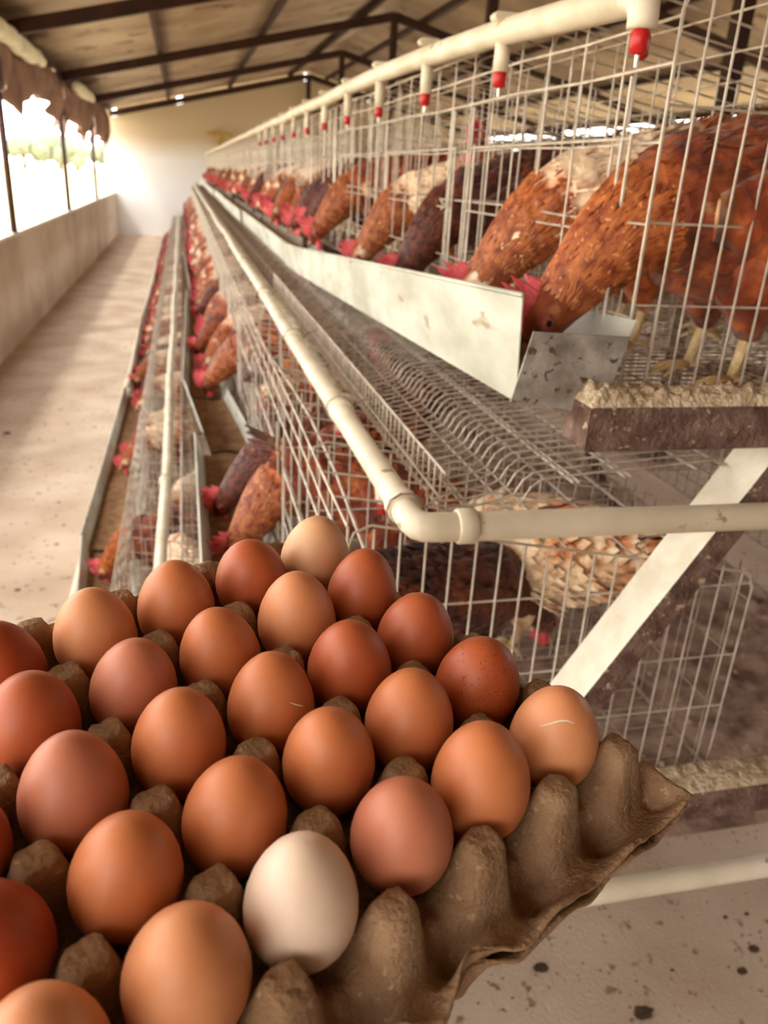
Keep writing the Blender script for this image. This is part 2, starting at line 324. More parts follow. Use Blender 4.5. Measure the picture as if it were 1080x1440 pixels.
# ================================================================== CAGE ROWS (wire units shared by all copies)
CL = .66; CD = .60; CH = .446; CHB = .35
Y0 = .87
def build_cage(n=5, fine=True, wr=.0014):
    t = empty('hen_cage')
    b = MB(); r = wr
    # front: long bars with wide feeding gaps, double uprights at the door
    for z, k in ((CH, 1.2), (.41, 1.3), (.367, 1.3), (.29, 1), (.205, 1), (.10, 1)):
        b.tube([(0, 0, z), (0, CL*.33, z-.002), (0, CL*.66, z+.002), (0, CL, z)], r*k, n)
    for y in (.0, .11, .22, .33, .44, .55): b.tube([(.001, y, .10), (.001, y, CH)], r, n)
    b.build('front_panel', MT['wire'], t)
    b = MB()
    for y in (.055, .605):
        b.tube([(-.006, y, .07), (-.006, y, .30)], r*1.4, n)
        b.tube([(-.006, y+.02, .07), (-.006, y+.02, .36)], r*1.4, n)
    b.tube([(-.006, .055, .295), (-.006, .625, .295)], r*1.3, n); b.tube([(-.006, .055, .075), (-.006, .625, .075)], r*1.3, n)
    b.tube([(-.006, .055, .19), (-.006, .625, .19)], r, n)
    d = b.build('door', MT['wire'], t)
    b = MB(); b.tube([(-.008, .06, .185), (-.02, .068, .20), (-.02, .085, .205), (-.008, .095, .19), (-.006, .12, .185)], r*1.1, n); b.build('door_hook', MT['wire'], d)
    def side(y, nm):
        b = MB(); rc = .03
        b.tube([(0, y, 0), (0, y, CH-rc), (rc*.3, y, CH-rc*.3), (rc, y, CH), (CD-rc, y, CHB), (CD-rc*.3, y, CHB-rc*.3), (CD, y, CHB-rc), (CD, y, 0)], r*1.15, n)
        k = 1
        while k*.034 < CD-.01: b.tube([(k*.034, y, 0), (k*.034, y, CH+(CHB-CH)*k*.034/CD)], r, n); k += 1
        for z in (0.0, .115, .207, .327): b.tube([(0, y+.002, z), (CD, y+.002, z)], r, n)
        return b.build(nm, MT['wire'], t)
    side(0.0, 'side_panel'); side(CL*.5, 'side_panel')
    b = MB(); st = .034 if fine else .05
    k = 0
    while k*.1 <= CD: b.tube([(k*.1, 0, CH+(CHB-CH)*k*.1/CD), (k*.1, CL, CH+(CHB-CH)*k*.1/CD)], r, n); k += 1
    k = 1
    while k*.095 < CL: b.tube([(0, k*.095, CH+.002), (CD, k*.095, CHB+.002)], r, n); k += 1
    b.build('top_panel', MT['wire'], t)
    b = MB(); k = 0
    while k*st < CL: b.tube([(CD, k*st, 0), (CD, k*st, CHB)], r*.8, n); k += 1
    for z in (0, .1, .2, .3): b.tube([(CD, 0, z), (CD, CL, z)], r*.8, n)
    b.build('back_panel', MT['wirefloor'], t)
    b = MB(); k = 0
    while k*.026 < CL: b.tube([(-.0, k*.026, 0), (CD, k*.026, 0)], r, n); k += 1
    for x in (0, .1, .2, .3, .4, .5, .598): b.tube([(x, 0, -.002), (x, CL, -.002)], r*1.2, n)
    b.build('floor_panel', MT['wirefloor'], t)
    # egg roll-out tray below, cross wires with an S bend and an upturned lip
    b = MB(); k = 0
    PR = [(-.218, -.085), (-.219, -.140), (-.205, -.148), (-.165, -.146), (-.125, -.138), (-.108, -.130), (-.098, -.112), (-.085, -.102), (-.05, -.098), (.02, -.092), (.16, -.082)]
    while k*.026 < CL:
        y = k*.026+.002; b.tube([(x, y, z) for x, z in PR], r, n, False); k += 1
    for x, z in ((-.218, -.085), (-.221, -.118), (-.205, -.150), (-.172, -.149), (-.165, -.149), (-.125, -.141), (-.05, -.101), (-.042, -.101), (.02, -.095), (.028, -.095), (.12, -.087), (.16, -.084)):
        b.tube([(x, -.015, z), (x, CL, z)], r*1.25, n)
    b.build('egg_tray', MT['wirefloor'] if not fine else MT['wire'], t)
    return t
cageN = build_cage(6, True, .0016)
cageF = build_cage(3, False, .0020)
# x front, z floor per tier in metres
TIERS = {'top': (.588*U, H-.275*U), 'middle': (.205*U, H-.965*U), 'bottom': (-.245*U, H-1.655*U)}
used = set()
def put_cage(proto, loc, rz, **k):
    if proto.name not in used: used.add(proto.name); c = proto
    else: c = copy_tree(proto)
    c.location = loc; c.rotation_euler = (0, 0, rz); tag(c, **k)
    return c
NU = 27
for tier, (x, z) in TIERS.items():
    for i in range(NU):
        lab = (f'wire hen cage, {ORD[i]} from the near end of the {tier} tier' if i < 8 else f'small blurred wire hen cage far down the {tier} tier of the row')
        put_cage(cageN if i < 3 else cageF, (x, Y0+i*CL, z), 0, label=lab, cat='cage', group=f'cages of the {tier} tier')
XC = 1.28*U     # back-to-back centre line
for tier in ('top', 'middle'):
    x, z = TIERS[tier]
    for i in range(9 if tier == 'top' else 4):
        put_cage(cageF, (2*XC-x, Y0+(i+1)*CL, z), math.pi, label=f'wire cage backing onto the {tier} tier, {ORD[i]} from the near end', cat='cage', group=f'cages behind the {tier} tier')

# ------------------------------------------------------------------ frames: crossbeams and slanting legs
def frame(y, lab, k):
    t = empty('cage_frame', (XC, y, 0), label=lab, cat='frame', group='steel cage frames')
    def beam(x0, z0, z1, x1=None):
        b = MB(); w2 = XC-x0
        b.box(-w2, w2 if x1 is None else x1-XC, 0, .062, z0, z1, .003); return b.build('crossbeam', MT['rust'], t)
    beam(.488*k, H-.312*k, H-.254*k)
    beam(.16*k, H-.975*k, H-.918*k)
    beam(-.26, H-1.575, H-1.52, .42)
    for s in (-1, 1):
        b = MB()
        a = Vector((.785*k-XC, 0, H-.325*k)); d = Vector((-.521, 0, -.854)); nrm = Vector((-.854, 0, .521))
        a -= d*.012
        c = a+d*(a.z/.854)
        vs = []
        for p_ in (a, c):
            for q, yy in ((0, .006), (0, .075), (-.043*k, .075), (-.043*k, .006)):
                v = p_+nrm*q; vs.append((v.x*(-s), yy, max(v.z, 0) if p_ is c else v.z))
        b.add(vs, [(0, 1, 2, 3), (7, 6, 5, 4)])
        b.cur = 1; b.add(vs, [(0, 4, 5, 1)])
        b.cur = 0; b.add(vs, [(1, 5, 6, 2), (2, 6, 7, 3), (3, 7, 4, 0)])
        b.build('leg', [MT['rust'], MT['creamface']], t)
    return t
FY = .792; FK = .892
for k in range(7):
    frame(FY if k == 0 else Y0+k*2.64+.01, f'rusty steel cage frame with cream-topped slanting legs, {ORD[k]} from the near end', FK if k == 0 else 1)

# ------------------------------------------------------------------ pipes
def pipe_run(name, pts, rad, lab, cat='pipe', joints=(), group=None):
    t = empty(name, pts[0], label=lab, cat=cat, group=group); o = Vector(pts[0])
    b = MB(); b.tube([Vector(p)-o for p in pts], rad, 18); b.build('pipe_body', MT['pvc'], t, True)
    for j in joints:
        a, c = Vector(j[0])-o, Vector(j[1])-o
        b = MB(); d = (c-a); b.tube([a, a+d*.08, c-d*.08, c], [rad*1.08, rad*1.2, rad*1.2, rad*1.08], 18); b.build('coupling', MT['pvc'], t, True)
    return t
def tray_pipe(x, z, ycr, tier):
    # runs along the row, elbow, then across the row end
    yy = ycr; xw = x; r = .0168
    pts = [(x+.004*math.sin(k*1.7), yy+18.4*(1-(k/30))+.06, z+.004*math.sin(k*1.1)) for k in range(30)]
    pts += [(x, yy+.055, z), (x, yy+.022, z), (x+.003, yy+.008, z), (x+.009, yy+.002, z), (x+.022, yy, z), (x+.055, yy, z-.0005)]
    pts += [(x+.3, yy-.002, z-.003)]+([(1.5, yy, z-.012), (1.95, yy, z-.012)] if tier != 'bottom' else [])
    J = [((x+.045, yy, z), (x+.068, yy, z)), ((x, yy+.075, z), (x, yy+.05, z))]
    for q in (.45, 1.05, 1.75, 2.6, 3.5, 4.6, 6): J.append(((x, yy+q, z), (x, yy+q+.03, z)))
    t = pipe_run('pvc_pipe', pts, r, f'cream plastic pipe with an elbow along the outer edge of the {tier} wire egg tray', joints=J, group='pipes under the egg trays')
    o = Vector(pts[0])
    for q in (.02, .45, 1.05, 1.75, 2.6):
        c = Vector((x, yy+q+.03, z))-o; b = MB()
        b.tube([c+Vector((math.cos(a)*(r+.006), .002*math.sin(3*a), math.sin(a)*(r+.006))) for a in [i*math.pi/5 for i in range(11)]], .0013, 5)
        b.tube([c+Vector((r+.005, 0, 0)), c+Vector((.035, .004, .012)), c+Vector((.056, 0, .02))], .0013, 5)
        b.build('tie_wire', MT['wirefloor'], t)
tray_pipe(.236, H-.354, FY-.022, 'top')
tray_pipe(-.092, H-.955, FY-.022, 'middle')
tray_pipe(-.50, H-1.645, Y0-.022, 'bottom')
# drinking line over each tier
def water_line(x, z, tier, nmax, y00=Y0+.03):
    t = empty('drinker_pipe', (x, y00, z), label=f'cream water pipe with drinking nipples running over the {tier} tier cages', cat='pipe', group='drinking lines')
    b = MB(); b.tube([(0, .02+k*.4, .038*min(1, k/2.2)+.003*math.sin(k*2.1)) for k in range(45)], .0185, 14); b.build('pipe_body', MT['pvc'], t, True)
    b = MB(); b.tube([(0, .06, .003), (0, .008, 0), (0, -.006, -.006), (0, -.010, -.022), (0, -.010, -.032)], [.018, .0185, .018, .016, .016], 14); b.build('elbow', MT['pvc'], t, True)
    for k in range(nmax):
        y = -.01+k*.417
        s_ = b = MB()
        if k: zz = .038*min(1, y/.88); b.tube([(0, y, zz-.008), (0, y, -.034)], .0115, 12); b.build('tee', MT['pvc'], t, True)
        b = MB(); b.tube([(0, y, -.030), (0, y, -.036), (0, y, -.054), (0, y, -.056)], [.006, .0105, .0095, .004], 12); nip = b.build('nipple_cap', MT['red'], t, True)
        b = MB(); b.tube([(0, y, -.055), (0, y, -.068)], [.003, .0022], 8); b.build('nipple_pin', MT['steel'], nip)
        if k:
            b = MB(); b.box(-.02, .02, y-.012, y+.012, zz+.014, zz+.026, .004); b.build('clip', MT['pvc'], t)
water_line(.478, H+.190, 'top', 12)
water_line(.313, H-.475, 'middle', 8, Y0+.36)
t = empty('red_valve', (.525, Y0+.10, H+.165), label='small red plastic valve hanging beside the end of the drinking pipe', cat='valve')
b = MB(); b.tube([(0, 0, .01), (0, 0, .0), (0, 0, -.02), (0, 0, -.024)], [.004, .009, .009, .004], 12); b.build('cap', MT['red'], t, True)
b = MB(); b.tube([(0, 0, .008), (0, 0, .05)], .0022, 6); b.build('stem', MT['steel'], t)
# thin control cord below the top pipe
b = MB(); b.tube([(.205+.012*math.sin(k*.9), Y0+.0+k*.28, H-.435+.012*math.sin(k*.7)) for k in range(40)], .0028, 6)
tag(b.build('support_wire', MT['wire'], smooth=True), 'long wavy wire strung just left of and below the upper cream pipe', 'wire')

# ------------------------------------------------------------------ troughs in sections
def trough(prof_at, y0, y1, label, group, feed_mat, fill, endplate=False, ncut=6):
    t = empty('feed_trough', (0, y0, 0), label=label, cat='trough', group=group)
    b = MB(); th = .0018; rings = []
    for k in range(ncut+1):
        y = y0+(y1-y0)*k/ncut
        rings.append([(x, y-y0, z) for x, z in prof_at(y)])
    P = len(rings[0]); vs = [v for r_ in rings for v in r_]
    b.add(vs, [(k*P+i, (k+1)*P+i, (k+1)*P+i+1, k*P+i+1) for k in range(ncut) for i in range(P-1)])
    o = b.build('channel', MT['galv'], t); sm = o.modifiers.new('t', 'SOLIDIFY'); sm.thickness = th
    # rolled top edge
    b = MB(); b.tube([r_[0] for r_ in rings], .0032, 8); b.build('rolled_rim', MT['galv'], t, True)
    # feed
    b = MB(); W = 8; L = max(12, int((y1-y0)/.06)); vs = []
    for k in range(L+1):
        y = y0+.012+(y1-y0-.024)*k/L; pr = prof_at(y); (xa, za), (xb, zb) = pr[0], pr[-1]
        (x1, z1), (x2, z2) = pr[1], pr[2]
        for i in range(W+1):
            s_ = i/W; zl = z1+(za-z1)*fill+.02*noise.noise((y*4, s_*2, x1*9))*(math.sin(math.pi*s_)+.15)
            fr = max(0, min(1, (zl-z1)/(za-z1))); xl = x1+(xa-x1)*fr+.003; fr2 = max(0, min(1, (zl-z2)/(zb-z2))); xr = x2+(xb-x2)*fr2-.003
            vs.append((xl+(xr-xl)*s_, y-y0, zl))
    b.add(vs, [(k*(W+1)+i, (k+1)*(W+1)+i, (k+1)*(W+1)+i+1, k*(W+1)+i+1) for k in range(L) for i in range(W)])
    tag(b.build('feed', feed_mat, t, True), kind='stuff')
    if endplate:
        pr = prof_at(y0); (xa, za), (x1, z1), (x2, z2), (xb, zb) = pr
        b = MB()
        f = [(x1-.012, z1+.004), (x2-.002, z2-.002), (xb-.014, zb-.016), (x1+.006, z1+.084)]
        k = len(f)
        b.add([(x, -.014-.0*i, z) for i, (x, z) in enumerate(f)]+[(x, -.0115, z) for x, z in f], [tuple(range(k)), tuple(range(2*k-1, k-1, -1))]+[(i, i+k, (i+1) % k+k, (i+1) % k) for i in range(k)])
        tag(b.build('end_plate', MT['galvgrey'], t), label='grey mottled end plate')
    return t
def top_prof(y):
    yu = y/U; f = min(1, max(0, (yu-.95)/2.65))
    zt = -.128-.165*f; zb = -.268-.115*f
    if yu > 3.6: zt = -.285; zb = -.375
    return [(.416*U, H+zt*U), (.424*U, H+zb*U), (.545*U, H+(zb-.012)*U), (.585*U, H+(zt-.03)*U)]
secs = [(.85, 3.15), (3.15, 5.6), (5.6, 8.1), (8.1, 10.6), (10.6, 13.1), (13.1, 18.6)]
for k, (a, c) in enumerate(secs):
    trough(top_prof if k == 0 else (lambda y, q=k: [(x+.012*(q % 2)-.006, z) for x, z in top_prof(max(y, 3.2))]), a, c-.002,
           f'galvanised sheet feed trough, {ORD[k]} length from the near end of the top tier', 'top tier troughs', MT['feedpale'], .28, k == 0)
def low_prof(xl, zl):
    wd = .185 if xl < -.2 else .155
    return [(xl, zl), (xl+.03, zl-.10), (xl+wd-.03, zl-.105), (xl+wd, zl-.03)]
rr = random.Random(5)
for tier, xl, zl in (('middle', .008, H-.82*U), ('bottom', -.285*U-.148, H-1.51*U)):
    bounds = [.9, 2.28, 2.95, 5.2, 7.7, 10.2, 12.8, 18.6]
    offs = [(0, 0), (.022, -.03), (-.035, -.008), (.015, -.02), (-.02, 0), (.01, -.015), (-.01, 0)]
    for k in range(7):
        a, c = bounds[k], bounds[k+1]; o0, o1 = offs[k]
        trough(lambda y, a=a, c=c, o0=o0, o1=o1: low_prof(xl+o0+(o1-o0)*(y-a)/(c-a), zl+.012*math.sin(y*1.3)), a, c-.002,
               f'sheet feed trough with brown feed, {ORD[k]} length from the near end, {tier} tier', f'{tier} tier troughs', MT['feeddark'], .35)

# ================================================================== HENS
SP = [(.235, .268, .012, .022), (.20, .262, .034, .036), (.155, .246, .062, .056), (.10, .222, .084, .074), (.04, .203, .098, .084), (-.02, .196, .100, .084),
      (-.07, .203, .086, .074), (-.105, .205, .068, .058), (-.135, .190, .058, .050), (-.162, .168, .050, .043), (-.188, .143, .041, .035), (-.210, .120, .033, .028),
      (-.228, .100, .029, .025), (-.243, .081, .024, .020), (-.255, .064, .012, .010)]
SPU = SP[:8]+[(-.128, .232, .055, .047), (-.140, .262, .044, .038), (-.146, .292, .034, .030), (-.152, .318, .026, .022), (-.166, .332, .0235, .019), (-.184, .334, .017, .014), (-.196, .331, .009, .008)]
def spine_frame(sp, s):
    k = min(len(sp)-2, int(s)); f = s-k
    a, b_ = sp[k], sp[k+1]; p = [a[i]+(b_[i]-a[i])*f for i in range(4)]
    k0 = max(0, k-1) if f < .5 else k; k1 = min(len(sp)-1, k0+2)
    t = Vector((sp[k1][0]-sp[k0][0], 0, sp[k1][1]-sp[k0][1])).normalized()
    return Vector((p[0], 0, p[1])), t, Vector((t.z, 0, -t.x)), p[2], p[3]   # up-ish normal
def hen_surface(sp, s, th):
    c, t, nn, a, b_ = spine_frame(sp, s)
    return c+nn*a*math.cos(th)*(-1 if nn.z < 0 and False else 1)+Vector((0, 1, 0))*b_*math.sin(th), t
def build_hen(sp, matn, feathers, seed, name='laying_hen', lod=0):
    t = empty(name); rr = random.Random(seed)
    nr = 16 if lod == 0 else 8; steps = (len(sp)-1)*(2 if lod == 0 else 1)
    b = MB(); vs = []
    for i in range(steps+1):
        s = i/steps*(len(sp)-1)
        for j in range(nr):
            p_, _ = hen_surface(sp, min(s, len(sp)-1.0001), 2*math.pi*j/nr)
            if lod == 0: p_ = p_*(1+.012*noise.noise(p_*30))
            vs.append(p_)
    fs = [(i*nr+j, i*nr+(j+1) % nr, (i+1)*nr+(j+1) % nr, (i+1)*nr+j) for i in range(steps) for j in range(nr)]
    fs += [tuple(range(nr-1, -1, -1)), tuple(steps*nr+j for j in range(nr))]
    b.add(vs, fs)
    for sy in (-1, 1):      # thighs grow out of the same body surface
        b.tube([(.0, sy*.04, .17), (.005, sy*.045, .12), (.015, sy*.043, .085), (.02, sy*.042, .06)], [.05, .042, .026, .012], 10 if lod == 0 else 6)
    body = b.build('body', MT[matn], t, True)
    # head details follow the last spine points
    c, tt, nn, a, b_ = spine_frame(sp, len(sp)-2.5)
    crown = nn if sp is SPU else nn
    hd = Vector((tt.x, 0, tt.z)); up = Vector((hd.z, 0, -hd.x))
    if sp is SPU and up.z < 0: up = -up
    if sp is SP and up.x > 0: up = -up
    K = 11
    b = MB(); base = c-hd*.034+up*.018
    prof = []
    for i in range(K):
        f = i/(K-1); hgt = (.020+.024*math.sin(math.pi*min(1, f*1.05))) * (1.25 if i % 2 else .72)
        prof.append(base+hd*(.060*f)+up*hgt)
    low = [base+hd*(.060*i/(K-1))-up*.010 for i in range(K)]
    vs = []
    for sgn in (-1, 1):
        for p_ in low: vs.append(p_+Vector((0, sgn*.0055, 0)))
        for i, p_ in enumerate(prof): vs.append(p_+Vector((0, sgn*.002+.004*math.sin(i*.9+seed), 0)))
    F = []
    for i in range(K-1):
        F += [(i, i+1, K+i+1, K+i), (2*K+i, 3*K+i, 3*K+i+1, 2*K+i+1), (K+i, K+i+1, 3*K+i+1, 3*K+i)]
    F += [(0, K, 3*K, 2*K), (K-1, 3*K-1, 4*K-1, 2*K-1)]
    b.add(vs, F); b.build('comb', MT['comb'], t)
    if lod < 2:
        for sy in (-1, 1):
            b = MB(); q = c-up*.012+hd*.014+Vector((0, sy*.008, 0)); b.tube([q, q+Vector((.002, sy*.002, -.014)), q+Vector((.004, sy*.003, -.026)), q+Vector((.004, sy*.003, -.034))], [.004, .0105, .011, .004], 8); b.build('wattle', MT['comb'], t, True)
            b = MB(); q = c+hd*.002+up*.004; b.tube([q+Vector((0, sy*.010, 0)), q+Vector((0, sy*.0225, 0)), q+Vector((0, sy*.0245, 0))], [.013, .011, .004], 9); fc = b.build('face_patch', MT['face'], t, True)
            b = MB(); b.tube([q+Vector((0, sy*.0235, 0)), q+Vector((0, sy*.0260, 0)), q+Vector((0, sy*.0268, 0))], [.0042, .0034, .001], 8); b.build('eye', MT['eye'], fc, True)
        b = MB(); e = Vector((sp[-1][0], 0, sp[-1][1])); b.tube([e-hd*.008, e+hd*.008+up*.001, e+hd*.022-up*.004], [.0105, .007, .001], 8); b.build('beak', MT['beak'], t, True)
        for sy in (-1, 1):
            b = MB(); k = Vector((.02, sy*.042, .075)); a2 = Vector((.0, sy*.045, .012))
            b.tube([k, a2], [.0085, .0065], 8)
            for dx, dy in ((-.045, -.018), (-.052, 0), (-.045, .02), (.028, 0)): b.tube([a2, (a2.x+dx*.5, a2.y+dy*.5, .012), (a2.x+dx, a2.y+dy, .003)], [.0062, .0045, .002], 6)
            b.build('leg', MT['shank'], t, True)
    # wings
    if lod < 2:
        for sy in (-1, 1):
            b = MB(); NN = 9; vs = []
            for i in range(NN):
                f = i/(NN-1); x = -.075+.23*f; zc = .222+.018*f; hh = .052*math.sin(math.pi*min(1, .12+.8*f))**.7; th_ = .016*math.sin(math.pi*(.08+.88*f))
                ybase = .078*math.sin(math.pi*min(1, .28+.52*(1-f)*1.0+.10)) if f > .3 else .062+.05*f
                ybase = .060+.022*math.sin(math.pi*(.25+.5*f))-.035*f*f
                for j in range(8):
                    a_ = 2*math.pi*j/8; vs.append((x, sy*(ybase+th_*math.sin(a_)-.0*f), zc+hh*math.cos(a_)-.02))
            b.add(vs, [(i*8+j, i*8+(j+1) % 8, (i+1)*8+(j+1) % 8, (i+1)*8+j) for i in range(NN-1) for j in range(8)]+[tuple(range(8)), tuple((NN-1)*8+j for j in range(8))])
            b.build('wing', MT['hendark'] if matn == 'hendark' else MT[matn], t, True)
        b = MB()
        for q in range(9):
            sy = (q-4)/4; z0 = .275; tip = Vector((.31-.02*abs(sy), sy*.035, .335-.05*abs(sy))); r0 = Vector((.19, sy*.016, z0-.01)); sd = Vector((.0, .012, .004*sy))*1.1
            mid = (r0+tip)/2+Vector((0, 0, .008)); b.add([r0-sd*.4, r0+sd*.4, mid+sd, mid-sd, tip+sd*.4, tip-sd*.4], [(0, 1, 2, 3), (3, 2, 4, 5)])
        o = b.build('tail', MT['hendark'], t); o.modifiers.new('t', 'SOLIDIFY').thickness = .0015
    # overlapping feathers
    if feathers:
        b = MB(); n_s = len(sp)-1; b2 = MB()
        for q in range(feathers):
            s = rr.uniform(.6, n_s-2.6); th = rr.uniform(-2.6, 2.6)
            if rr.random() < .45: s = rr.uniform(6.5, n_s-2.4)
            p0, tg = hen_surface(sp, s, th); c0 = spine_frame(sp, s)[0]; nrm = (p0-c0).normalized()
            back = -tg; back = (back-nrm*back.dot(nrm)).normalized(); sd = nrm.cross(back)
            neck = s > 7
            L_ = (.020 if neck else .036)*rr.uniform(.8, 1.25); wv = (.0032 if neck else .0095)*rr.uniform(.8, 1.2); lift = .16 if not neck else .10
            back = (back+sd*rr.uniform(-.18, .18)).normalized()
            m_ = p0+nrm*.0015; e1 = m_+back*L_*.5+nrm*(L_*lift*.9); e2 = m_+back*L_+nrm*(L_*lift)
            (b2 if neck else b).add([m_-sd*wv*.5, m_+sd*wv*.5, e1+sd*wv-nrm*wv*.35, e1+nrm*.0005, e1-sd*wv-nrm*wv*.35, e2], [(0, 3, 4), (0, 1, 3), (1, 2, 3), (4, 3, 5), (3, 2, 5)])
        tag(b.build('feathers', MT[matn], t), kind='stuff')
        tag(b2.build('hackle_feathers', MT['hackledark' if matn == 'hendark' else 'henwhite' if matn == 'henwhite' else 'hackle'], t), kind='stuff')
    return t
hens = {
    'A': build_hen(SP, 'hen', 3000, 1), 'B': build_hen(SP, 'henpale', 2200, 2), 'C': build_hen(SP, 'hendark', 2200, 3),
    'P': build_hen(SP, 'henwhite', 1600, 12),
    'U': build_hen(SPU, 'hen', 1500, 4), 'f': build_hen(SP, 'hen', 0, 5, lod=1), 'g': build_hen(SP, 'henpale', 0, 6, lod=1),
    'd': build_hen(SP, 'hendark', 0, 7, lod=1), 'x': build_hen(SP, 'hen', 0, 8, lod=2), 'y': build_hen(SP, 'henpale', 0, 9, lod=2), 'u': build_hen(SPU, 'henpale', 0, 10, lod=1)}
usedh = set()
def put_hen(k, x, y, z, rz, sc, lab, group, tilt=0):
    if k in usedh: h = copy_tree(hens[k])
    else: usedh.add(k); h = hens[k]
    h.location = (x, y, z); h.rotation_euler = (0, tilt, rz); h.scale = (sc,)*3
    return tag(h, lab, 'hen', group)
rh = random.Random(21)
zt = TIERS['top'][1]+.002
put_hen('A', .700, .965, zt, math.radians(2), 1.08, 'big russet hen nearest the camera, head down in the trough by its grey end plate', 'hens of the top tier', math.radians(-4))
put_hen('B', .688, 1.185, zt+.004, math.radians(-10), 1.04, 'golden brown hen with a pale back, feeding second along the top trough', 'hens of the top tier', math.radians(-6))
put_hen('C', .690, 1.74, zt-.012, math.radians(8), 1.0, 'dark-necked brown hen, third feeding in the top trough', 'hens of the top tier', math.radians(-8))
put_hen('B', .690, 2.12, zt-.02, math.radians(-8), 1.0, 'orange-brown hen with a pale rump, fourth feeding in the top trough', 'hens of the top tier', math.radians(-8))
put_hen('A', .90, 1.30, zt, math.radians(150), 1.0, 'russet hen standing behind the first feeding hens at the back of the top cage', 'hens of the top tier')
put_hen('U', .86, 2.15, zt, math.radians(25), .96, 'russet hen with head raised behind the door wires of the top tier', 'hens of the top tier')
def row(tier, ys, x, z, keyn, keyf, dz=0):
    for k, y in enumerate(ys):
        far = y > 6.5
        key = rh.choice(('x', 'y', 'y')) if far else (rh.choice(('f', 'g', 'g', 'd', 'f', 'g')) if y > 3.0 else ('C' if k == 1 else 'A'))
        n_ = keyn+k
        lab = (f'brown hen feeding in the {tier} trough, {ORD[n_]} head from the near end' if n_ < 12 else (f'small blurred hen head over the distant part of the {tier} trough' if far else f'brown hen feeding in the middle distance at the {tier} trough'))
        put_hen(key, x+rh.uniform(-.015, .02), y, z, math.radians(rh.uniform(-16, 16)), rh.uniform(.92, 1.04), lab, f'hens of the {tier} tier', math.radians(rh.uniform(-9, 0)))
def spaced(y0, y1, base):
    out = []; y = y0
    while y < y1: out.append(y); y += base*rh.uniform(.75, 1.3)*(1 if y < 8 else 1.15)
    return out
row('top', spaced(2.75, 18.3, .25), .678, zt-.015, 4, 0)
xm, zm = TIERS['middle']; xb, zb = TIERS['bottom']
row('middle', [1.66, 1.82]+spaced(2.95, 18.3, .24), xm+.125, zm+.015, 0, 0)
row('bottom', [2.65, 3.85, 4.1]+spaced(4.9, 18.3, .30), xb+.12, zb+.015, 0, 0)
# hens whose bodies show through the wires of the lower cages
for k, (key, x, y, z, rz, lab) in enumerate([
    ('C', .42, 1.12, zm, 200, 'dark brown hen standing sideways behind the end panel of the middle tier'),
    ('P', .60, 1.20, zm+.03, -62, 'cream-feathered hen with a ruffled rump behind the end panel of the middle tier'),
    ('A', .40, 1.00+.55, zm, 160, 'russet hen behind the first door of the middle tier'),
    ('B', .42, 2.35, zm, 200, 'pale-backed hen in the second cage of the middle tier'),
    ('A', .45, 2.75, zm, 30, 'russet hen turned inward in the third cage of the middle tier'),
    ('f', .45, 3.4, zm, 120, 'russet hen standing sideways farther down the middle tier'),
    ('C', .02, 1.75, zb, 170, 'dark hen seen through the wire top of the bottom tier, close to the egg tray'),
    ('B', -.02, 2.30, zb, 100, 'pale-backed hen seen through the wire top of the bottom tier'),
    ('g', .0, 3.1, zb, 60, 'orange hen seen through the wire top farther down the bottom tier'),
    ('U', .76, 2.5, H-.839-.0, 8, 'hen with raised pink comb under the wire egg tray below the near top trough'),
    ('u', .62, 3.05, zm, 20, 'pale-backed hen with raised head in the fourth cage of the middle tier'),
    ('f', .85, 1.95, zt, 80, 'russet hen with only its back showing in the second cage of the top tier'),
    ('g', .88, 2.9, zt, 140, 'pale hen at the back of the third cage of the top tier'),
    ('f', .85, 3.6, zt, 70, 'russet hen at the back of the fourth cage of the top tier')]):
    put_hen(key, x, y, z+.004, math.radians(rz), rh.uniform(.94, 1.02), lab, 'hens standing inside the cages')
for k, (tier, y) in enumerate([('top', 1.7), ('top', 2.5), ('top', 3.3), ('top', 4.2), ('middle', 1.9), ('middle', 2.4)]):
    x, z = TIERS[tier]
    put_hen(rh.choice('ABC') if tier == 'middle' else 'f', 2*XC-x-.12, y, z+.004, math.pi+math.radians(rh.uniform(-12, 12)), 1.0,
            f'hen facing away in the cages behind the {tier} tier, {ORD[k % 4]} from the near end', 'hens behind the frame')
put_hen('U', .42, 1.55, H-.53-.03, math.radians(8), .6, '', '') if False else None

# ================================================================== SPILLED FEED, MANURE, FLOOR DIRT
def lumpy(name, x0, x1, y0, y1, z, amp, step, m_, seed, edge=.04, base=None, **k):
    b = MB(); nx = int((x1-x0)/step); ny = int((y1-y0)/step); vs = []
    for i in range(nx+1):
        for j in range(ny+1):
            x = x0+(x1-x0)*i/nx; y = y0+(y1-y0)*j/ny
            e = min(1, min(x-x0, x1-x, y-y0, y1-y)/edge)
            h = amp*(.45+.55*noise.fractal((x/amp*.18+seed, y/amp*.18, seed), 1, 2, 4))+amp*.35*noise.noise((x*90, y*90, seed))
            vs.append((x, y, z+max(0, h)*e+(0 if e > 0 else 0)))
    b.add(vs, [(i*(ny+1)+j, (i+1)*(ny+1)+j, (i+1)*(ny+1)+j+1, i*(ny+1)+j+1) for i in range(nx) for j in range(ny)])
    return tag(b.build(name, m_, smooth=True), kind='stuff', **k)
lumpy('spilled_feed', .49*FK, .95, FY+.001, FY+.061, H-.2545*FK, .034, .0035, MT['feedpale'], 4, .008, label='pale crumbly feed heaped on top of the near upper crossbeam', cat='feed')
lumpy('spilled_feed', .30, 1.1, FY+.001, FY+.061, H-.9185*FK, .016, .005, MT['feedpale'], 8, .008, label='pale feed dust lying on the near middle crossbeam', cat='feed')
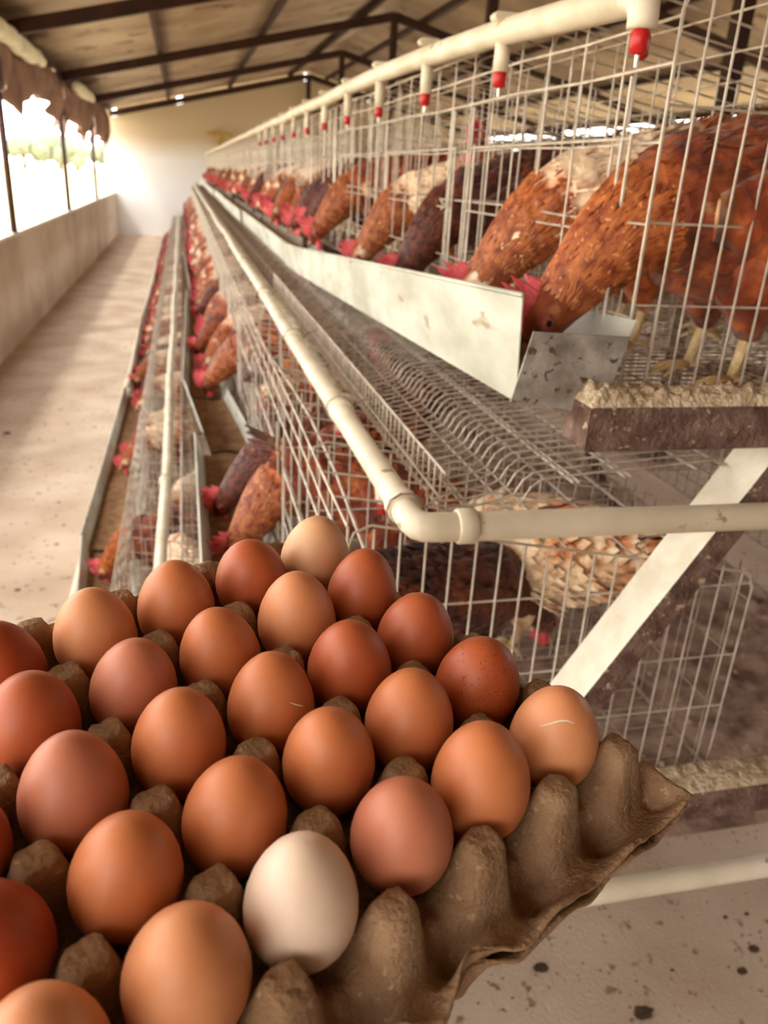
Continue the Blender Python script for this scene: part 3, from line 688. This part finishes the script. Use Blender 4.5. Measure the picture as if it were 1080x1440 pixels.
lumpy('manure_bed', .05, 2.6, 1.5, 8.0, .001, .07, .03, MT['manure'], 12, .12, label='brown lumpy manure bed on the floor under the cages', cat='manure')
# ================================================================== EGG TRAY AND EGGS
TO = Vector((0.1682031, 0.29463031, H-0.25300267))
TX = Vector((-0.8882277, -0.45784349, -0.03782713)).normalized(); TY = Vector((-0.45931611, 0.88343751, 0.0925574)).normalized()
TN = TY.cross(TX).normalized(); TN = TN if TN.z > 0 else -TN
PT = .05
TM = Matrix((TX, TY, TN)).transposed().to_4x4(); TM.translation = TO
def tray_h(i, j):
    # height of the pulp surface in metres; egg centres are at 0
    ii = min(5.5, max(-.5, math.floor(i)+.5)); jj = min(4.5, max(-.5, math.floor(j)+.5))
    d = math.hypot(i-ii, j-jj)
    a = math.atan2(j-jj, i-ii)
    d *= 1+.07*math.cos(4*a)
    top = 0.003
    if d < .17: h = top-.0010*(d/.17)**2
    elif d < .31:
        f = (d-.17)/.14; h = top-.0010-(.024)*(f**.95)
    else:
        f = min(1, (d-.31)/.36); h = top-.025-.020*(f**.8)
    # saddles between neighbouring cups
    for (ci, cj) in ((round(i), math.floor(j)+.5), (math.floor(i)+.5, round(j))):
        if -.6 < ci < 5.6 and -.6 < cj < 4.6:
            ds = math.hypot(i-ci, j-cj)
            if ds < .3: h = max(h, -.0295-.014*(ds/.3)**2)
    return h
def tray_out(a):            # rim line beyond the outer posts, scalloped: out at the posts, in at the cups
    return .60+.0*a
def build_tray(name, dz, lab, crease, shrink=0, seed=0):
    b = MB(); st = .04
    i0, i1, j0, j1 = -1.0, 6.0, -1.14, 5.34; JB = .84
    ni = int((i1-i0)/st); nj = int((j1-j0)/st); vs = []; idx = {}
    for a in range(ni+1):
        for c in range(nj+1):
            i = i0+(i1-i0)*a/ni; j = j0+(j1-j0)*c/nj
            # scallop: pull the outer band inward beside the cups
            def pull(t, along, lo, hi):
                sc = .5+.5*math.cos(2*math.pi*along)       # 1 at cups, 0 at posts
                if along < (1.5 if hi == 6 and lo == -1 and t > 0 else lo+.9) or along > hi-.9: sc = 0
                out = max(0, t-.62)/.38                       # 0 inside .. 1 at rim
                return t-out*.34*sc
            oi, oj = i, j
            if j < -.5: oj = -.5-pull((-.5-j)/.64, i, -1, 6)*.64
            if j > 4.5: oj = 4.5+pull((j-4.5)/JB, i, -1, 6)*JB
            if i < -.5: oi = -.5-pull((-.5-i)/.5, j, -1, 5)*.5
            if i > 5.5: oi = 5.5+pull((i-5.5)/.5, j, -1, 5)*.5
            # rounded corners
            h = tray_h(oi, oj)
            e = max((-.5-j)/.64, (j-4.5)/JB, (-.5-i)/.5, (i-5.5)/.5)
            if e > 0:
                h -= .016*math.sin(math.pi*min(1, e/.8))**2*min(1, math.hypot(oi-min(5.5, max(-.5, math.floor(oi)+.5)), oj-min(4.5, max(-.5, math.floor(oj)+.5)))/.5)
                rim = -.026+.003*math.cos(2*math.pi*(i if abs(j-2) > 2.5 else j))
                f = max(0, min(1, (e-.66)/.28)); f = f*f*(3-2*f)
                h = h*(1-f)+rim*f
            h += .0007*noise.noise((oi*5+seed, oj*5, 1))+.0009*noise.noise((oi*14, oj*14, 7+seed))
            if h > -.004: h += .0012*noise.noise((oi*30, oj*30, 2+seed))
            k = 1-.0*shrink
            vs.append((oi*PT+.0015*noise.noise((oi*3, oj*3, 5+seed)), oj*PT+.0015*noise.noise((oi*3, oj*3, 9+seed)), h+dz))
    b.add(vs, [(a*(nj+1)+c, (a+1)*(nj+1)+c, (a+1)*(nj+1)+c+1, a*(nj+1)+c+1) for a in range(ni) for c in range(nj)])
    o = b.build(name, MT['paper'], smooth=True); o.matrix_world = TM
    s_ = o.modifiers.new('t', 'SOLIDIFY'); s_.thickness = .0019; s_.offset = -1
    tag(o, lab, 'egg tray', 'stacked egg trays')
    return o
build_tray('egg_tray', 0, 'upper brown moulded pulp egg tray holding all the eggs', 1)
build_tray('egg_tray', -.0085, 'lower brown pulp egg tray nested under the full one, its edge just showing', 1, seed=20)

def egg_mat(name, base, top, speck):
    m = bpy.data.materials.new(name); m.use_nodes = True
    n = m.node_tree.nodes; l = m.node_tree.links; p = n['Principled BSDF']
    p.inputs['Roughness'].default_value = .46; p.inputs['Specular IOR Level'].default_value = .42
    p.inputs['Subsurface Weight'].default_value = .0
    tc = n.new('ShaderNodeTexCoord')
    t = n.new('ShaderNodeTexNoise'); t.inputs['Scale'].default_value = 45; t.inputs['Detail'].default_value = 3; l.new(tc.outputs['Object'], t.inputs[0])
    r = n.new('ShaderNodeValToRGB'); l.new(t.outputs[0], r.inputs[0]); r.color_ramp.elements[0].position = .35; r.color_ramp.elements[1].position = .7
    r.color_ramp.elements[0].color = base; r.color_ramp.elements[1].color = top
    t2 = n.new('ShaderNodeTexNoise'); t2.inputs['Scale'].default_value = 620; t2.inputs['Detail'].default_value = 2; l.new(tc.outputs['Object'], t2.inputs[0])
    r2 = n.new('ShaderNodeValToRGB'); l.new(t2.outputs[0], r2.inputs[0]); r2.color_ramp.elements[0].position = speck; r2.color_ramp.elements[1].position = speck+.04
    mx = n.new('ShaderNodeMix'); mx.data_type = 'RGBA'; l.new(r2.outputs[0], mx.inputs[0]); l.new(r.outputs[0], mx.inputs[6])
    mx.inputs[7].default_value = tuple(c*.45 for c in base[:3])+(1,)
    l.new(mx.outputs[2], p.inputs['Base Color'])
    t3 = n.new('ShaderNodeTexNoise'); t3.inputs['Scale'].default_value = 900; l.new(tc.outputs['Object'], t3.inputs[0])
    b = n.new('ShaderNodeBump'); b.inputs['Strength'].default_value = .12; b.inputs['Distance'].default_value = .0004; l.new(t3.outputs[0], b.inputs['Height']); l.new(b.outputs[0], p.inputs['Normal'])
    return m
EM = {'light orange-brown': egg_mat('egg_light', srgb(208, 134, 88), srgb(218, 148, 102), .80),
      'orange-brown': egg_mat('egg_orange', srgb(194, 112, 66), srgb(204, 124, 78), .78),
      'reddish brown': egg_mat('egg_red', srgb(172, 84, 46), srgb(184, 96, 56), .80),
      'deep red-brown': egg_mat('egg_deep', srgb(158, 66, 32), srgb(170, 78, 40), .80),
      'dark speckled brown': egg_mat('egg_speck', srgb(166, 76, 38), srgb(176, 88, 46), .635),
      'pinkish brown': egg_mat('egg_pink', srgb(190, 114, 84), srgb(198, 124, 94), .80),
      'pale tan': egg_mat('egg_tan', srgb(214, 158, 116), srgb(222, 170, 128), .80),
      'creamy white': egg_mat('egg_white', srgb(226, 196, 172), srgb(234, 208, 186), .80)}
cols = {(0, 0): 'light orange-brown', (0, 1): 'dark speckled brown', (0, 2): 'reddish brown', (0, 3): 'reddish brown', (0, 4): 'pale tan',
        (1, 0): 'orange-brown', (1, 1): 'orange-brown', (1, 2): 'reddish brown', (1, 3): 'light orange-brown', (1, 4): 'reddish brown',
        (2, 0): 'pinkish brown', (2, 1): 'orange-brown', (2, 2): 'orange-brown', (2, 3): 'orange-brown', (2, 4): 'orange-brown',
        (3, 0): 'creamy white', (3, 1): 'orange-brown', (3, 2): 'orange-brown', (3, 3): 'pinkish brown', (3, 4): 'light orange-brown',
        (4, 0): 'light orange-brown', (4, 1): 'orange-brown', (4, 2): 'pinkish brown', (4, 3): 'reddish brown', (4, 4): 'deep red-brown',
        (5, 0): 'light orange-brown', (5, 1): 'deep red-brown', (5, 2): 'reddish brown'}
obs = {(0, 0): (780, 1040), }
def egg_mesh(a, hgt, point):
    me_v = []; N = 28; K = 32
    for i in range(N+1):
        th = math.pi*i/N; z = math.cos(th); rad = math.sin(th)*(1-point*z*.5-.0*z*z)
        for j in range(K):
            ph = 2*math.pi*j/K; me_v.append((a*rad*math.cos(ph), a*rad*math.sin(ph), hgt*z))
    fs = [(i*K+j, (i+1)*K+j, (i+1)*K+(j+1) % K, i*K+(j+1) % K) for i in range(N) for j in range(K)]
    return me_v, fs
re = random.Random(3)
ROWN = ['row beside the bare rim', 'second row from the rim', 'middle row of the tray', 'row before the back one', 'back row nearest the cages']
for (i, j), cname in cols.items():
    a = .0222*re.uniform(.97, 1.03); hh = .0288*re.uniform(.96, 1.05)
    b = MB(); b.add(*egg_mesh(a, hh, re.uniform(.16, .34)))
    o = b.build('egg', EM[cname], smooth=True)
    zc = -.0355+hh+.0035
    ax = Matrix.Rotation(math.radians(re.uniform(-7, 7)), 4, 'X') @ Matrix.Rotation(math.radians(re.uniform(-7, 7)), 4, 'Y')
    o.matrix_world = TM @ Matrix.Translation((i*PT+re.uniform(-.0012, .0012), j*PT+re.uniform(-.0012, .0012), zc+.003)) @ ax
    extra = ''
    tag(o, f'{cname} egg, {ORD[i]} from the right in the {ROWN[j]}', 'egg', 'eggs in the tray')
    if (i, j) in ((0, 0), (2, 2)):
        # pale scratch lying on the shell
        b = MB(); sp_ = []
        for q in range(14):
            f = q/13; phi = math.radians(-2-62*f) if j == 0 else math.radians(-84-22*f); th = math.radians(54-16*math.sin(2.2*f)) if j == 0 else math.radians(66+10*f)
            z = math.cos(th); rad = a*math.sin(th)*(1-.25*z*.5)
            sp_.append((rad*math.cos(phi)*1.004, rad*math.sin(phi)*1.004, hh*z*1.004))
        b.tube(sp_, [.0001+.00035*math.sin(math.pi*(q+.5)/14) for q in range(14)], 5)
        tag(b.build('scratch', MT['cream_tarp'], o), label='pale curved scratch on the shell')

# dark lumps on the concrete in the lower right
def dropping(x, y, s, seed, lab, flat=.45):
    b = MB(); nn = 12; vs = []
    for i in range(nn+1):
        for j in range(nn):
            th = math.pi*i/nn; ph = 2*math.pi*j/nn; d = Vector((math.sin(th)*math.cos(ph), math.sin(th)*math.sin(ph)*.7, math.cos(th)*flat))
            q = d*s*(1+.45*noise.noise(d*3+Vector((seed, 0, 0)))); vs.append((q.x, q.y, max(0, q.z+s*.12)))
    b.add(vs, [(i*nn+j, (i+1)*nn+j, (i+1)*nn+(j+1) % nn, i*nn+(j+1) % nn) for i in range(nn) for j in range(nn)])
    tag(b.build('dropping', MT['dropping'], smooth=True, loc=(x, y, 0)), lab, 'dropping', 'droppings on the concrete')
for k, (x, y, s_, lab) in enumerate([
    (.748, 1.183, .017, 'dark dropping on the concrete just below the pulp tray corner'), (1.291, 1.132, .013, 'round brown dropping at the right edge of the bare concrete'),
    (1.223, 1.085, .012, 'brown clump on the concrete below the round dropping'), (.934, 1.036, .022, 'dark mossy clump at the bottom edge of the concrete'),
    (1.34, 1.227, .007, 'small brown dropping under the right end of the lower cream pipe'), (1.278, 1.228, .007, 'small oval dropping beside another under the lower cream pipe'),
    (1.057, 1.119, .005, 'tiny dropping in the middle of the bare concrete'), (-.748, 3.256, .012, 'dark speck on the sunlit aisle floor, left of the bottom trough'),
    (-1.193, 5.493, .022, 'dark speck on the shaded strip of aisle floor by the low wall')]):
    dropping(x, y, s_, k*3, lab)
b = MB(); rd = random.Random(17)
for k in range(420):
    x = rd.uniform(.5, 2.2); y = rd.uniform(.85, 1.6); s_ = rd.choice((.0012, .002, .003, .0045)); b.add([(x-s_, y, 0), (x, y-s_*.7, 0), (x+s_, y, 0), (x, y+s_*.7, 0), (x, y, s_*.6)], [(0, 1, 4), (1, 2, 4), (2, 3, 4), (3, 0, 4)])
tag(b.build('grit', MT['dropping']), 'scattered dark grit on the concrete in the lower right', 'grit', kind='stuff')
